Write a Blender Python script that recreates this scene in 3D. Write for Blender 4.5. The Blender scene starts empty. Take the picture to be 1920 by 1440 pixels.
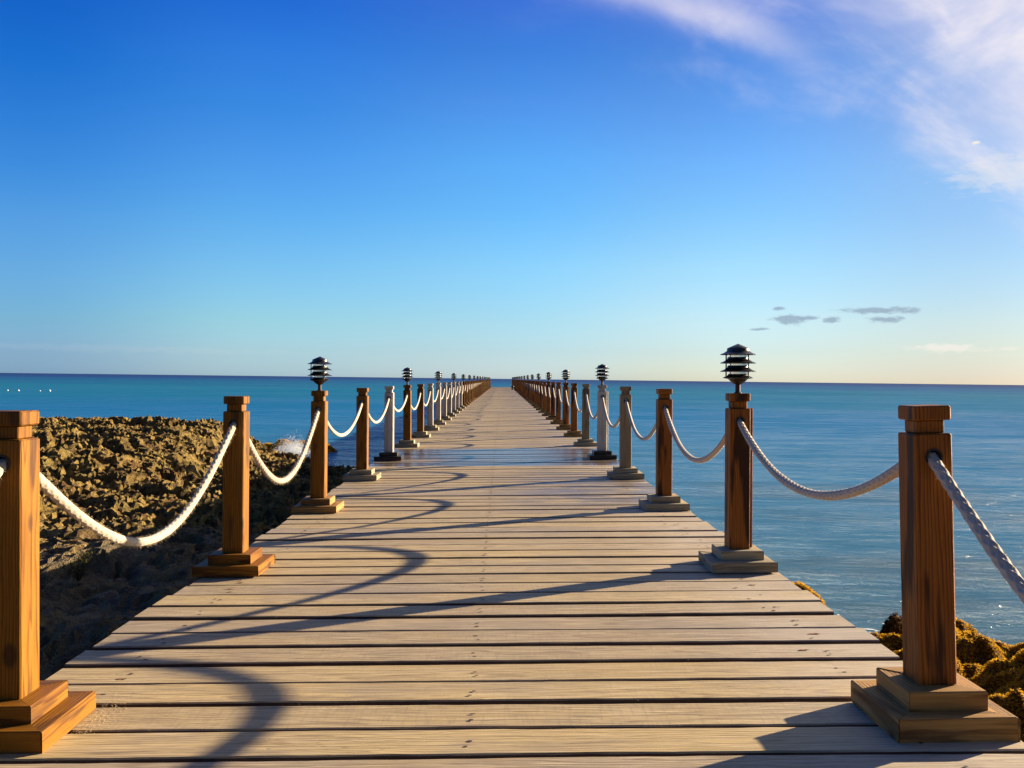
import bpy, math, random
import numpy as np
from mathutils import Vector, Matrix
R = math.radians
random.seed(7); rng = np.random.default_rng(11)
scn = bpy.context.scene
COL = scn.collection

TILT = 0.0175            # the deck is a little higher on its right side
def dz(x): return TILT * x
SEA = -1.7
XL, XR = -1.84, 1.715    # deck edges
PXL, PXR = -1.67, 1.507  # post rows
Y0, PITCH = 3.2, 2.655   # first post row, spacing
NPOST = 50
YEND = Y0 + PITCH * (NPOST - 1) + 0.45
SUN_AZ, SUN_EL = 62.0, 14.5

# ------------------------------------------------------------------ helpers
def mesh(name, verts, faces, smooth=False):
    me = bpy.data.meshes.new(name)
    me.from_pydata([tuple(v) for v in verts], [], [tuple(f) for f in faces])
    if smooth:
        me.polygons.foreach_set('use_smooth', [True] * len(me.polygons))
    me.update()
    return me

def link(name, me, mat=None, parent=None, loc=(0, 0, 0), rot=(0, 0, 0)):
    o = bpy.data.objects.new(name, me)
    COL.objects.link(o)
    o.location = loc; o.rotation_euler = rot
    if parent is not None: o.parent = parent
    if mat is not None and me is not None:
        if len(me.materials) == 0: me.materials.append(mat)
        if me.materials[0] is not mat:
            o.material_slots[0].link = 'OBJECT'
            o.material_slots[0].material = mat
    return o

def tag(o, label=None, cat=None, group=None, kind=None):
    if label: o['label'] = label
    if cat: o['category'] = cat
    if group: o['group'] = group
    if kind: o['kind'] = kind
    return o

class MB:
    def __init__(s): s.v = []; s.f = []; s.m = []
    def add(s, verts, faces, mi=0):
        b = len(s.v)
        s.v += [tuple(v) for v in verts]
        s.f += [tuple(i + b for i in f) for f in faces]
        s.m += [mi] * len(faces)
    def chamfer_box(s, x0, x1, y0, y1, z0, z1, c=0.004, mi=0, mtop=True):
        # box whose vertical edges and top rim are chamfered
        def ring(x0, x1, y0, y1, z, c):
            return [(x0 + c, y0, z), (x1 - c, y0, z), (x1, y0 + c, z), (x1, y1 - c, z),
                    (x1 - c, y1, z), (x0 + c, y1, z), (x0, y1 - c, z), (x0, y0 + c, z)]
        rs = [ring(x0 + c, x1 - c, y0 + c, y1 - c, z0, c * .5), ring(x0, x1, y0, y1, z0 + c, c),
              ring(x0, x1, y0, y1, z1 - c, c), ring(x0 + c, x1 - c, y0 + c, y1 - c, z1, c * .5)]
        v = sum(rs, [])
        f = [tuple(range(7, -1, -1)), tuple(range(24, 32))]
        for k in range(3):
            for i in range(8):
                j = (i + 1) % 8
                f.append((k * 8 + i, k * 8 + j, k * 8 + 8 + j, k * 8 + 8 + i))
        s.add(v, f, mi)
    def lathe(s, prof, n=24, mi=0, cx=0, cy=0, close=True):
        v = []; f = []
        for r, z in prof:
            for i in range(n):
                a = 2 * math.pi * i / n
                v.append((cx + r * math.cos(a), cy + r * math.sin(a), z))
        m = len(prof)
        for k in range(m - 1):
            for i in range(n):
                j = (i + 1) % n
                f.append((k * n + i, k * n + j, (k + 1) * n + j, (k + 1) * n + i))
        if close:
            f.append(tuple(range(n - 1, -1, -1)))
            f.append(tuple((m - 1) * n + i for i in range(n)))
        s.add(v, f, mi)
    def tube_y(s, r_out, r_in, y0, y1, zc, n=20, mi=0):
        v = []; f = []
        for (r, y) in ((r_in, y0), (r_out, y0), (r_out, y1), (r_in, y1)):
            for i in range(n):
                a = 2 * math.pi * i / n
                v.append((r * math.cos(a), y, zc + r * math.sin(a)))
        for k in range(4):
            k2 = (k + 1) % 4
            for i in range(n):
                j = (i + 1) % n
                f.append((k * n + i, k * n + j, k2 * n + j, k2 * n + i))
        s.add(v, f, mi)
    def build(s, name, smooth=False):
        me = mesh(name, s.v, s.f, smooth)
        if any(s.m): me.polygons.foreach_set('material_index', s.m)
        return me

def recalc(me):
    import bmesh
    bm = bmesh.new(); bm.from_mesh(me)
    bmesh.ops.recalc_face_normals(bm, faces=bm.faces)
    bm.to_mesh(me); bm.free()
    return me

def auto_smooth(me, deg=35):
    me.polygons.foreach_set('use_smooth', [True] * len(me.polygons))
    import bmesh
    bm = bmesh.new(); bm.from_mesh(me)
    bmesh.ops.recalc_face_normals(bm, faces=bm.faces)
    for e in bm.edges:
        if len(e.link_faces) == 2 and e.calc_face_angle(0) > R(deg): e.smooth = False
    bm.to_mesh(me); bm.free()
    return me

# numpy gradient noise -------------------------------------------------------
_perm = rng.permutation(512)
_perm = np.concatenate([_perm, _perm, _perm])
_gang = rng.random(512) * 2 * np.pi
_gx, _gy = np.cos(_gang), np.sin(_gang)
def perlin(x, y, seed=0):
    x = x + seed * 17.31; y = y + seed * 9.77
    xi = np.floor(x).astype(int); yi = np.floor(y).astype(int)
    xf = x - xi; yf = y - yi
    u = xf ** 3 * (xf * (xf * 6 - 15) + 10); v = yf ** 3 * (yf * (yf * 6 - 15) + 10)
    def g(ix, iy, dx, dy):
        h = _perm[(_perm[ix & 511] + iy) & 511]
        return _gx[h] * dx + _gy[h] * dy
    a = g(xi, yi, xf, yf); b = g(xi + 1, yi, xf - 1, yf)
    c = g(xi, yi + 1, xf, yf - 1); d = g(xi + 1, yi + 1, xf - 1, yf - 1)
    return (a + u * (b - a)) + v * ((c + u * (d - c)) - (a + u * (b - a)))
def fbm(x, y, oct=4, seed=0, gain=.5):
    s = 0; a = 1; f = 1
    for o in range(oct):
        s = s + a * perlin(x * f, y * f, seed + o * 3); a *= gain; f *= 2.03
    return s
def ridged(x, y, oct=4, seed=0, gain=.55):
    s = 0; a = 1; f = 1
    for o in range(oct):
        s = s + a * (1 - np.abs(perlin(x * f, y * f, seed + o * 3)) * 2.2); a *= gain; f *= 2.1
    return s
def worley(x, y, seed=0):
    xi = np.floor(x).astype(int); yi = np.floor(y).astype(int)
    d1 = np.full(x.shape, 9.); 
    for i in (-1, 0, 1):
        for j in (-1, 0, 1):
            h = _perm[(_perm[(xi + i + seed * 7) & 511] + yi + j) & 511]
            px = xi + i + (h * 0.6180339) % 1; py = yi + j + (h * 0.7548777) % 1
            d = np.hypot(px - x, py - y)
            d1 = np.minimum(d1, d)
    return d1
def sstep(a, b, x):
    t = np.clip((x - a) / (b - a), 0, 1); return t * t * (3 - 2 * t)

# ------------------------------------------------------------------ node helper
class NT:
    def __init__(s, name):
        s.mat = bpy.data.materials.new(name); s.mat.use_nodes = True
        s.t = s.mat.node_tree; s.t.nodes.clear()
        s.out = s.n('ShaderNodeOutputMaterial')
    def n(s, typ, **kw):
        nd = s.t.nodes.new(typ)
        for k, v in kw.items(): setattr(nd, k, v)
        return nd
    def l(s, a, b): s.t.links.new(a, b)
    def val(s, sock, v):
        if isinstance(v, bpy.types.NodeSocket): s.l(v, sock)
        else: sock.default_value = v
    def math(s, op, a, b=0.0, c=0.0, clamp=False):
        nd = s.n('ShaderNodeMath', operation=op, use_clamp=clamp)
        s.val(nd.inputs[0], a); s.val(nd.inputs[1], b)
        if len(nd.inputs) > 2: s.val(nd.inputs[2], c)
        return nd.outputs[0]
    def vmath(s, op, a, b=(0, 0, 0)):
        nd = s.n('ShaderNodeVectorMath', operation=op)
        s.val(nd.inputs[0], a); s.val(nd.inputs[1], b)
        return nd.outputs[0]
    def mix(s, f, a, b, blend='MIX'):
        nd = s.n('ShaderNodeMix', data_type='RGBA', blend_type=blend)
        s.val(nd.inputs[0], f)
        s.val(nd.inputs[6], a if isinstance(a, bpy.types.NodeSocket) else (*a[:3], 1))
        s.val(nd.inputs[7], b if isinstance(b, bpy.types.NodeSocket) else (*b[:3], 1))
        return nd.outputs[2]
    def noise(s, vec, scale=5, detail=4, rough=.5, dist=0, out=0):
        nd = s.n('ShaderNodeTexNoise')
        s.l(vec, nd.inputs['Vector'])
        nd.inputs['Scale'].default_value = scale; nd.inputs['Detail'].default_value = detail
        nd.inputs['Roughness'].default_value = rough; nd.inputs['Distortion'].default_value = dist
        return nd.outputs[out]
    def ramp(s, f, stops, interp='LINEAR'):
        nd = s.n('ShaderNodeValToRGB'); cr = nd.color_ramp; cr.interpolation = interp
        while len(cr.elements) < len(stops): cr.elements.new(0.5)
        for e, (p, c) in zip(cr.elements, stops):
            e.position = p; e.color = (*c, 1) if len(c) == 3 else c
        s.l(f, nd.inputs[0]); return nd.outputs[0]
    def mr(s, v, a, b, c=0.0, d=1.0, smooth=False):
        nd = s.n('ShaderNodeMapRange')
        if smooth: nd.interpolation_type = 'SMOOTHSTEP'
        s.l(v, nd.inputs[0])
        for i, x in enumerate((a, b, c, d)): nd.inputs[i + 1].default_value = x
        return nd.outputs[0]
    def map(s, vec, scale=(1, 1, 1), loc=(0, 0, 0)):
        nd = s.n('ShaderNodeMapping'); s.l(vec, nd.inputs[0])
        nd.inputs['Scale'].default_value = scale; nd.inputs['Location'].default_value = loc
        return nd.outputs[0]
    def bump(s, h, strength=.4, dist=.01, normal=None):
        nd = s.n('ShaderNodeBump'); s.l(h, nd.inputs['Height'])
        nd.inputs['Strength'].default_value = strength; nd.inputs['Distance'].default_value = dist
        if normal is not None: s.l(normal, nd.inputs['Normal'])
        return nd.outputs[0]
    def principled(s, color, rough=.6, normal=None, **kw):
        nd = s.n('ShaderNodeBsdfPrincipled')
        s.val(nd.inputs['Base Color'], color if isinstance(color, bpy.types.NodeSocket) else (*color, 1))
        s.val(nd.inputs['Roughness'], rough)
        if normal is not None: s.l(normal, nd.inputs['Normal'])
        for k, v in kw.items(): s.val(nd.inputs[k], v)
        s.l(nd.outputs[0], s.out.inputs[0]); return nd

# ------------------------------------------------------------------ materials
def post_wood(name, light, dark, knot, stain=.35, stain_col=(.03, .012, .006), rough=.6, board=False):
    t = NT(name + ('_board' if board else ''))
    tc = t.n('ShaderNodeTexCoord').outputs['Object']
    if board: tc = t.n('ShaderNodeAttribute', attribute_name='grain').outputs['Vector']
    rnd = t.n('ShaderNodeObjectInfo').outputs['Random']
    off = t.n('ShaderNodeCombineXYZ')
    t.l(t.math('MULTIPLY', rnd, 13.0), off.inputs[0]); t.l(t.math('MULTIPLY', rnd, 7.0), off.inputs[1]); t.l(t.math('MULTIPLY', rnd, 31.0), off.inputs[2])
    p = t.vmath('ADD', tc, off.outputs[0])
    stretched = t.map(p, (1, 1, .09))
    wob = t.noise(stretched, 9, 3, .5, 0, 1)
    wv = t.vmath('SUBTRACT', wob, (.5, .5, .5))
    sc = t.n('ShaderNodeVectorMath', operation='SCALE'); t.l(wv, sc.inputs[0]); sc.inputs['Scale'].default_value = .075
    q = t.vmath('ADD', t.map(tc, (1, 1, .035), (.09, .03, 0)), sc.outputs[0])
    sep = t.n('ShaderNodeSeparateXYZ'); t.l(q, sep.inputs[0])
    r2 = t.math('ADD', t.math('POWER', sep.outputs[0], 2.0), t.math('POWER', sep.outputs[1], 2.0))
    ring = t.math('FRACT', t.math('MULTIPLY', t.math('SQRT', r2), 88.0))
    ringc = t.ramp(ring, [(0, (0, 0, 0)), (.55, (.25,) * 3), (.88, (1,) * 3), (1, (.1,) * 3)])
    fine = t.noise(t.map(p, (1, 1, .02)), 220, 3, .7)
    blotch = t.noise(t.map(p, (1, 1, .22)), 9, 4, .6)
    f = t.math('ADD', t.math('MULTIPLY', ringc, .85), t.mr(fine, .35, .75, 0, .5), clamp=True)
    c = t.mix(f, light, dark)
    c = t.mix(t.mr(blotch, .35, .75, 0, .55), c, knot)
    st = t.noise(t.map(p, (1, 1, .13), (4, 2, 1)), 11, 3, .5)
    c = t.mix(t.mr(st, .53, .62, 0, stain, True), c, stain_col)
    # knots
    vo = t.n('ShaderNodeTexVoronoi'); t.l(t.map(p, (1, 1, .55)), vo.inputs['Vector']); vo.inputs['Scale'].default_value = 4.2
    kn = t.mr(vo.outputs['Distance'], .07, .13, 1, 0, True)
    c = t.mix(t.math('MULTIPLY', kn, .75), c, stain_col)
    hs = t.n('ShaderNodeHueSaturation'); t.l(c, hs.inputs['Color'])
    t.l(t.math('ADD', .85, t.math('MULTIPLY', rnd, .3)), hs.inputs['Value'])
    h = t.math('ADD', t.math('MULTIPLY', ringc, .5), fine)
    t.principled(hs.outputs[0], rough, t.bump(h, .7, .003), **{'Specular IOR Level': .18})
    return t.mat
def wood_pair(*a, **k):
    m = post_wood(*a, **k); b = post_wood(*a, board=True, **k); BOARD[m.name] = b; return m
BOARD = {}
M_gold = wood_pair('golden_timber', (.28, .122, .006), (.08, .024, .002), (.20, .075, .004), .6, rough=.55)
M_red = wood_pair('red_brown_timber', (.42, .150, .018), (.12, .030, .005), (.20, .060, .009), .92, rough=.55)
M_grey = wood_pair('grey_timber', (.62, .56, .50), (.36, .32, .27), (.48, .46, .40), .35, (.15, .13, .10), .8)
M_tan = wood_pair('tan_grey_timber', (.42, .31, .19), (.18, .12, .07), (.24, .22, .13), .5, (.06, .04, .03), .8)
M_basepale = wood_pair('pale_base_timber', (.44, .38, .25), (.20, .16, .10), (.30, .26, .16), .4, (.09, .06, .04), .8)
M_basewet = wood_pair('wet_base_timber', (.06, .05, .04), (.025, .02, .018), (.04, .035, .03), .5, (.012, .01, .008), .35)
M_baseold = wood_pair('olive_base_timber', (.50, .29, .09), (.17, .085, .028), (.30, .17, .055), .6, (.04, .022, .012), .7)

def deck_mat():
    t = NT('weathered_deck_planks')
    tc = t.n('ShaderNodeTexCoord').outputs['Object']
    at = t.n('ShaderNodeAttribute', attribute_name='plank')
    col = at.outputs['Color']
    sc = t.n('ShaderNodeSeparateColor'); t.l(col, sc.inputs[0])
    r1, r2, r3 = sc.outputs[0], sc.outputs[1], sc.outputs[2]
    off = t.n('ShaderNodeVectorMath', operation='SCALE'); t.l(col, off.inputs[0]); off.inputs['Scale'].default_value = 37.0
    p = t.vmath('ADD', tc, off.outputs[0])
    # growth rings running along X, ring axis at a random height below each plank
    wob = t.noise(t.map(p, (.16, 1, 1)), 5, 3, .55, 0, 1)
    wv = t.vmath('SUBTRACT', wob, (.5, .5, .5))
    s2 = t.n('ShaderNodeVectorMath', operation='SCALE'); t.l(wv, s2.inputs[0]); s2.inputs['Scale'].default_value = .11
    atl = t.n('ShaderNodeAttribute', attribute_name='local').outputs['Vector']   # (x, y in plank, z)
    q = t.vmath('ADD', atl, s2.outputs[0])
    sp = t.n('ShaderNodeSeparateXYZ'); t.l(q, sp.inputs[0])
    yy = t.math('SUBTRACT', sp.outputs[1], t.math('MULTIPLY', t.math('SUBTRACT', r1, .5), .22))
    zz = t.math('ADD', sp.outputs[2], t.math('ADD', .03, t.math('MULTIPLY', r2, .09)))
    rad = t.math('SQRT', t.math('ADD', t.math('MULTIPLY', yy, yy), t.math('MULTIPLY', zz, zz)))
    ring = t.math('FRACT', t.math('MULTIPLY', rad, 75.0))
    ringc = t.ramp(ring, [(0, (0, 0, 0)), (.5, (.15,) * 3), (.85, (1,) * 3), (1, (.05,) * 3)])
    fine = t.noise(t.map(p, (.012, 1, 1)), 260, 3, .75)
    mid = t.noise(t.map(p, (.05, 1, 1)), 28, 4, .6)
    tone = t.mix(r3, (.70, .53, .23), (.44, .35, .21))
    tone = t.mix(t.mr(r1, .4, 1, 0, .8), tone, (.42, .35, .25))
    c = t.mix(t.math('MULTIPLY', ringc, .62), tone, (.19, .13, .07))
    c = t.mix(t.mr(fine, .42, .70, 0, .75), c, (.15, .105, .065))
    c = t.mix(t.mr(mid, .5, .75, 0, .5), c, (.27, .215, .15))
    yel = t.noise(t.map(p, (.4, 1, 1)), 2.2, 4, .6)
    c = t.mix(t.mr(yel, .5, .72, 0, .55), c, (.45, .32, .13))
    big = t.noise(t.map(tc, (.5, 1.0, 0)), 1.3, 5, .6)
    c = t.mix(t.mr(big, .48, .68, 0, .5, True), c, (.24, .20, .165))
    strk = t.noise(t.map(p, (.03, 1, 1), (9, 0, 0)), 90, 3, .6)
    c = t.mix(t.mr(strk, .56, .66, 0, .6), c, (.62, .50, .32))
    c = t.mix(t.mr(strk, .40, .33, 0, .65), c, (.13, .09, .06))
    sawn = t.noise(t.map(p, (1, .12, 0)), 70, 2, .6)
    c = t.mix(t.math('MULTIPLY', t.mr(sawn, .5, .7, 0, .35), t.mr(r2, .5, .8, 0, 1)), c, (.24, .18, .12))
    # knots
    vo = t.n('ShaderNodeTexVoronoi'); t.l(t.map(p, (.45, 1, .01)), vo.inputs['Vector']); vo.inputs['Scale'].default_value = 2.6
    kn = t.mr(vo.outputs['Distance'], .03, .07, 1, 0, True)
    c = t.mix(t.math('MULTIPLY', kn, .55), c, (.2, .13, .08))
    # cracks
    ck = t.noise(t.map(p, (.025, 1, 1), (3, 7, 0)), 60, 2, .5)
    crack = t.mr(t.math('ABSOLUTE', t.math('SUBTRACT', ck, .5)), 0, .012, 1, 0)
    crm = t.math('MULTIPLY', crack, t.mr(t.noise(t.map(p, (.3, 1, 1)), 3, 2, .5), .55, .62, 0, 1))
    c = t.mix(t.math('MULTIPLY', crm, .7), c, (.10, .075, .05))
    # salt-bleached seaward edge, then wet and damp boards
    so = t.n('ShaderNodeSeparateXYZ'); t.l(tc, so.inputs[0])
    X, Y = so.outputs[0], so.outputs[1]
    bl = t.math('MULTIPLY', t.mr(X, .7, 1.5, 0, .45, True), t.mr(t.noise(tc, 2.5, 4, .6), .35, .6, .4, 1))
    c = t.mix(bl, c, (.56, .50, .42))
    wn = t.noise(t.map(tc, (.35, 1.3, 0)), 1.1, 4, .55)
    band = t.math('MULTIPLY', t.mr(Y, 12.2, 13.1, 0, 1, True), t.mr(Y, 15.4, 16.6, 1, 0, True))
    wn2 = t.noise(t.map(tc, (.8, 4.5, 0)), 1.7, 5, .7)
    wet = t.mr(t.math('ADD', t.math('MULTIPLY', band, 1.0), t.math('ADD', t.math('MULTIPLY', t.math('SUBTRACT', wn, .5), 1.6), t.math('MULTIPLY', t.math('SUBTRACT', wn2, .5), 1.3))), .45, .85, 0, 1, True)
    wet = t.math('MULTIPLY', wet, t.math('MULTIPLY', t.mr(Y, 11.4, 12.2, 0, 1), t.mr(Y, 16.6, 17.6, 1, 0)))
    dampn = t.noise(t.map(tc, (.7, 2.4, 0), (5, 1, 0)), 1.6, 5, .65)
    dreg = t.math('MULTIPLY', t.math('MULTIPLY', t.mr(Y, 7.6, 9.4, 0, 1, True), t.mr(Y, 11, 12.4, 1, .35, True)), t.mr(X, -.5, .9, .15, 1, True))
    damp = t.math('MULTIPLY', dreg, t.mr(dampn, .38, .52, 0, 1, True))
    wall = t.math('MAXIMUM', wet, t.math('MULTIPLY', damp, .75))
    c = t.mix(t.math('MULTIPLY', wall, .78), c, (.075, .055, .045))
    rough = t.math('SUBTRACT', .66, t.math('MULTIPLY', wall, .42))
    h = t.math('ADD', t.math('MULTIPLY', ringc, .5), t.math('ADD', fine, t.math('MULTIPLY', crm, -2.0)))
    hh = t.math('MULTIPLY', h, t.math('SUBTRACT', 1.0, t.math('MULTIPLY', wet, .8)))
    t.principled(c, rough, t.bump(hh, .7, .0022), **{'Specular IOR Level': t.math('ADD', .3, t.math('MULTIPLY', wall, .3))})
    return t.mat
M_deck = deck_mat()

def simple(name, col, rough=.5, metal=0, noise_amt=.25, scale=40, bump=.15, **kw):
    t = NT(name); tc = t.n('ShaderNodeTexCoord').outputs['Object']
    n = t.noise(tc, scale, 4, .6)
    c = t.mix(t.math('MULTIPLY', n, noise_amt), col, tuple(x * .45 for x in col))
    t.principled(c, t.mr(n, .3, .7, rough - .08, rough + .08), t.bump(n, bump, .002), Metallic=metal, **kw)
    return t.mat
M_nail = simple('rusty_nail', (.05, .025, .015), .7)
M_edge = simple('gap_shade_plank_edge', (.085, .055, .04), .85, 0, .5, 30)  # shade of the gaps painted into plank sides and undersides
M_rust = simple('rust_stained_wood', (.30, .13, .05), .75, 0, .6, 90)
M_black = simple('black_powder_coat', (.012, .012, .014), .38, .0, .3, 60)
M_rubber = simple('black_plastic', (.012, .012, .013), .45)
M_under = simple('dark_beam_timber', (.10, .07, .045), .8, 0, .5, 12)
M_stem = simple('rusty_stem_pipe', (.06, .02, .012), .6, .2, .4, 50)
M_white = simple('white_float_plastic', (.8, .8, .78), .4)
M_dark = simple('dark_iron', (.015, .015, .018), .5, .3)

def glass_mat():
    t = NT('ribbed_lamp_glass'); tc = t.n('ShaderNodeTexCoord').outputs['Object']
    n = t.noise(t.map(tc, (1, 1, .1)), 60, 2, .5)
    t.principled((.93, .95, .90), .12, t.bump(n, .4, .002), IOR=1.45, **{'Transmission Weight': .75})
    return t.mat
M_glass = glass_mat()

def rope_mat():
    t = NT('cotton_rope'); tc = t.n('ShaderNodeTexCoord').outputs['Object']
    n = t.noise(tc, 120, 4, .7); n2 = t.noise(tc, 6, 3, .5)
    c = t.mix(n, (.52, .46, .38), (.31, .26, .19)); c = t.mix(t.mr(n2, .4, .7, 0, .5), c, (.50, .45, .38))
    t.principled(c, .9, t.bump(n, .6, .003), **{'Sheen Weight': .3, 'Specular IOR Level': .15})
    return t.mat
M_rope = rope_mat()
def fuzz_mat():
    t = NT('rope_fibre')
    d = t.n('ShaderNodeBsdfDiffuse'); d.inputs[0].default_value = (.62, .48, .30, 1)
    tr = t.n('ShaderNodeBsdfTranslucent'); tr.inputs[0].default_value = (.62, .48, .30, 1)
    m = t.n('ShaderNodeMixShader'); m.inputs[0].default_value = .5
    t.l(d.outputs[0], m.inputs[1]); t.l(tr.outputs[0], m.inputs[2]); t.l(m.outputs[0], t.out.inputs[0])
    return t.mat
M_fuzz = fuzz_mat()

def rock_mat():
    t = NT('pitted_coral_rock'); tc = t.n('ShaderNodeTexCoord').outputs['Object']
    g = t.n('ShaderNodeNewGeometry')
    n1 = t.noise(tc, .9, 5, .6); n2 = t.noise(tc, 7, 6, .7); n3 = t.noise(tc, 40, 4, .7)
    c = t.ramp(n1, [(.3, (.25, .16, .045)), (.5, (.42, .29, .08)), (.62, (.29, .22, .06)), (.75, (.50, .37, .16))])
    c = t.mix(t.mr(n2, .47, .60, 0, .9), c, (.055, .032, .014))
    c = t.mix(t.mr(n3, .5, .75, 0, .5), c, (.34, .25, .11))
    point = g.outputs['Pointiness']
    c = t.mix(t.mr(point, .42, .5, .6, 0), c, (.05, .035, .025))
    # sandy smooth ground close to the pier, brown weed low by the water
    sp = t.n('ShaderNodeSeparateXYZ'); t.l(tc, sp.inputs[0])
    sandy = t.math('MULTIPLY', t.mr(sp.outputs[1], 13.5, 11, 0, 1, True), t.mr(n1, .35, .6, .3, 1))
    c = t.mix(t.math('MULTIPLY', sandy, .75), c, t.mix(n2, (.30, .235, .16), (.13, .10, .07)))
    low = t.math('MULTIPLY', t.mr(sp.outputs[2], -1.25, -1.5, 0, 1, True), t.mr(n2, .35, .5, .4, 1))
    rust = t.noise(tc, .55, 4, .6, .5)
    c = t.mix(t.mr(rust, .52, .66, 0, .65, True), c, t.mix(n3, (.22, .10, .03), (.10, .045, .02)))
    c = t.mix(low, c, t.mix(n2, (.14, .07, .015), (.03, .018, .01)))
    vo = t.n('ShaderNodeTexVoronoi'); t.l(t.vmath('ADD', tc, t.vmath('SCALE', t.noise(tc, 12, 3, .5, 0, 1), (0, 0, 0))), vo.inputs['Vector']); vo.inputs['Scale'].default_value = 13
    h = t.math('ADD', t.math('MULTIPLY', n2, 1.0), t.math('ADD', t.math('MULTIPLY', n3, .5), t.math('MULTIPLY', vo.outputs['Distance'], -.7)))
    flat = t.mr(sp.outputs[1], 13.5, 11, 1, .85, True)
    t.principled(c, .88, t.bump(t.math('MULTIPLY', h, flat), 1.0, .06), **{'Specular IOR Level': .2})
    return t.mat
M_rock = rock_mat()
def weedrock_mat():
    t = NT('dark_wet_rock'); tc = t.n('ShaderNodeTexCoord').outputs['Object']
    n = t.noise(tc, 9, 5, .7)
    c = t.ramp(n, [(.3, (.05, .024, .006)), (.6, (.14, .07, .014)), (.8, (.24, .12, .02))])
    t.principled(c, .9, t.bump(n, 1, .03), **{'Specular IOR Level': .05}); return t.mat
M_weedrock = weedrock_mat()
def weed_mat(name, a, b):
    t = NT(name); at = t.n('ShaderNodeAttribute', attribute_name='tone')
    tc = t.n('ShaderNodeTexCoord').outputs['Object']
    n = t.noise(tc, 3, 3, .5)
    f = t.math('ADD', t.math('MULTIPLY', at.outputs['Fac'], .6), t.math('MULTIPLY', n, .5), clamp=True)
    c = t.mix(f, a, b)
    d = t.n('ShaderNodeBsdfPrincipled'); t.l(c, d.inputs[0]); d.inputs['Roughness'].default_value = .85; d.inputs['Specular IOR Level'].default_value = .08
    tr = t.n('ShaderNodeBsdfTranslucent'); t.l(c, tr.inputs[0])
    m = t.n('ShaderNodeMixShader'); m.inputs[0].default_value = .5
    t.l(d.outputs[0], m.inputs[1]); t.l(tr.outputs[0], m.inputs[2]); t.l(m.outputs[0], t.out.inputs[0])
    return t.mat
M_weed = weed_mat('golden_brown_seaweed', (.17, .082, .008), (.80, .47, .034))
M_darkweed = weed_mat('blackish_seaweed', (.015, .008, .003), (.07, .032, .008))
M_shrub = weed_mat('olive_shrub_leaf', (.05, .055, .015), (.14, .12, .035))

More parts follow.
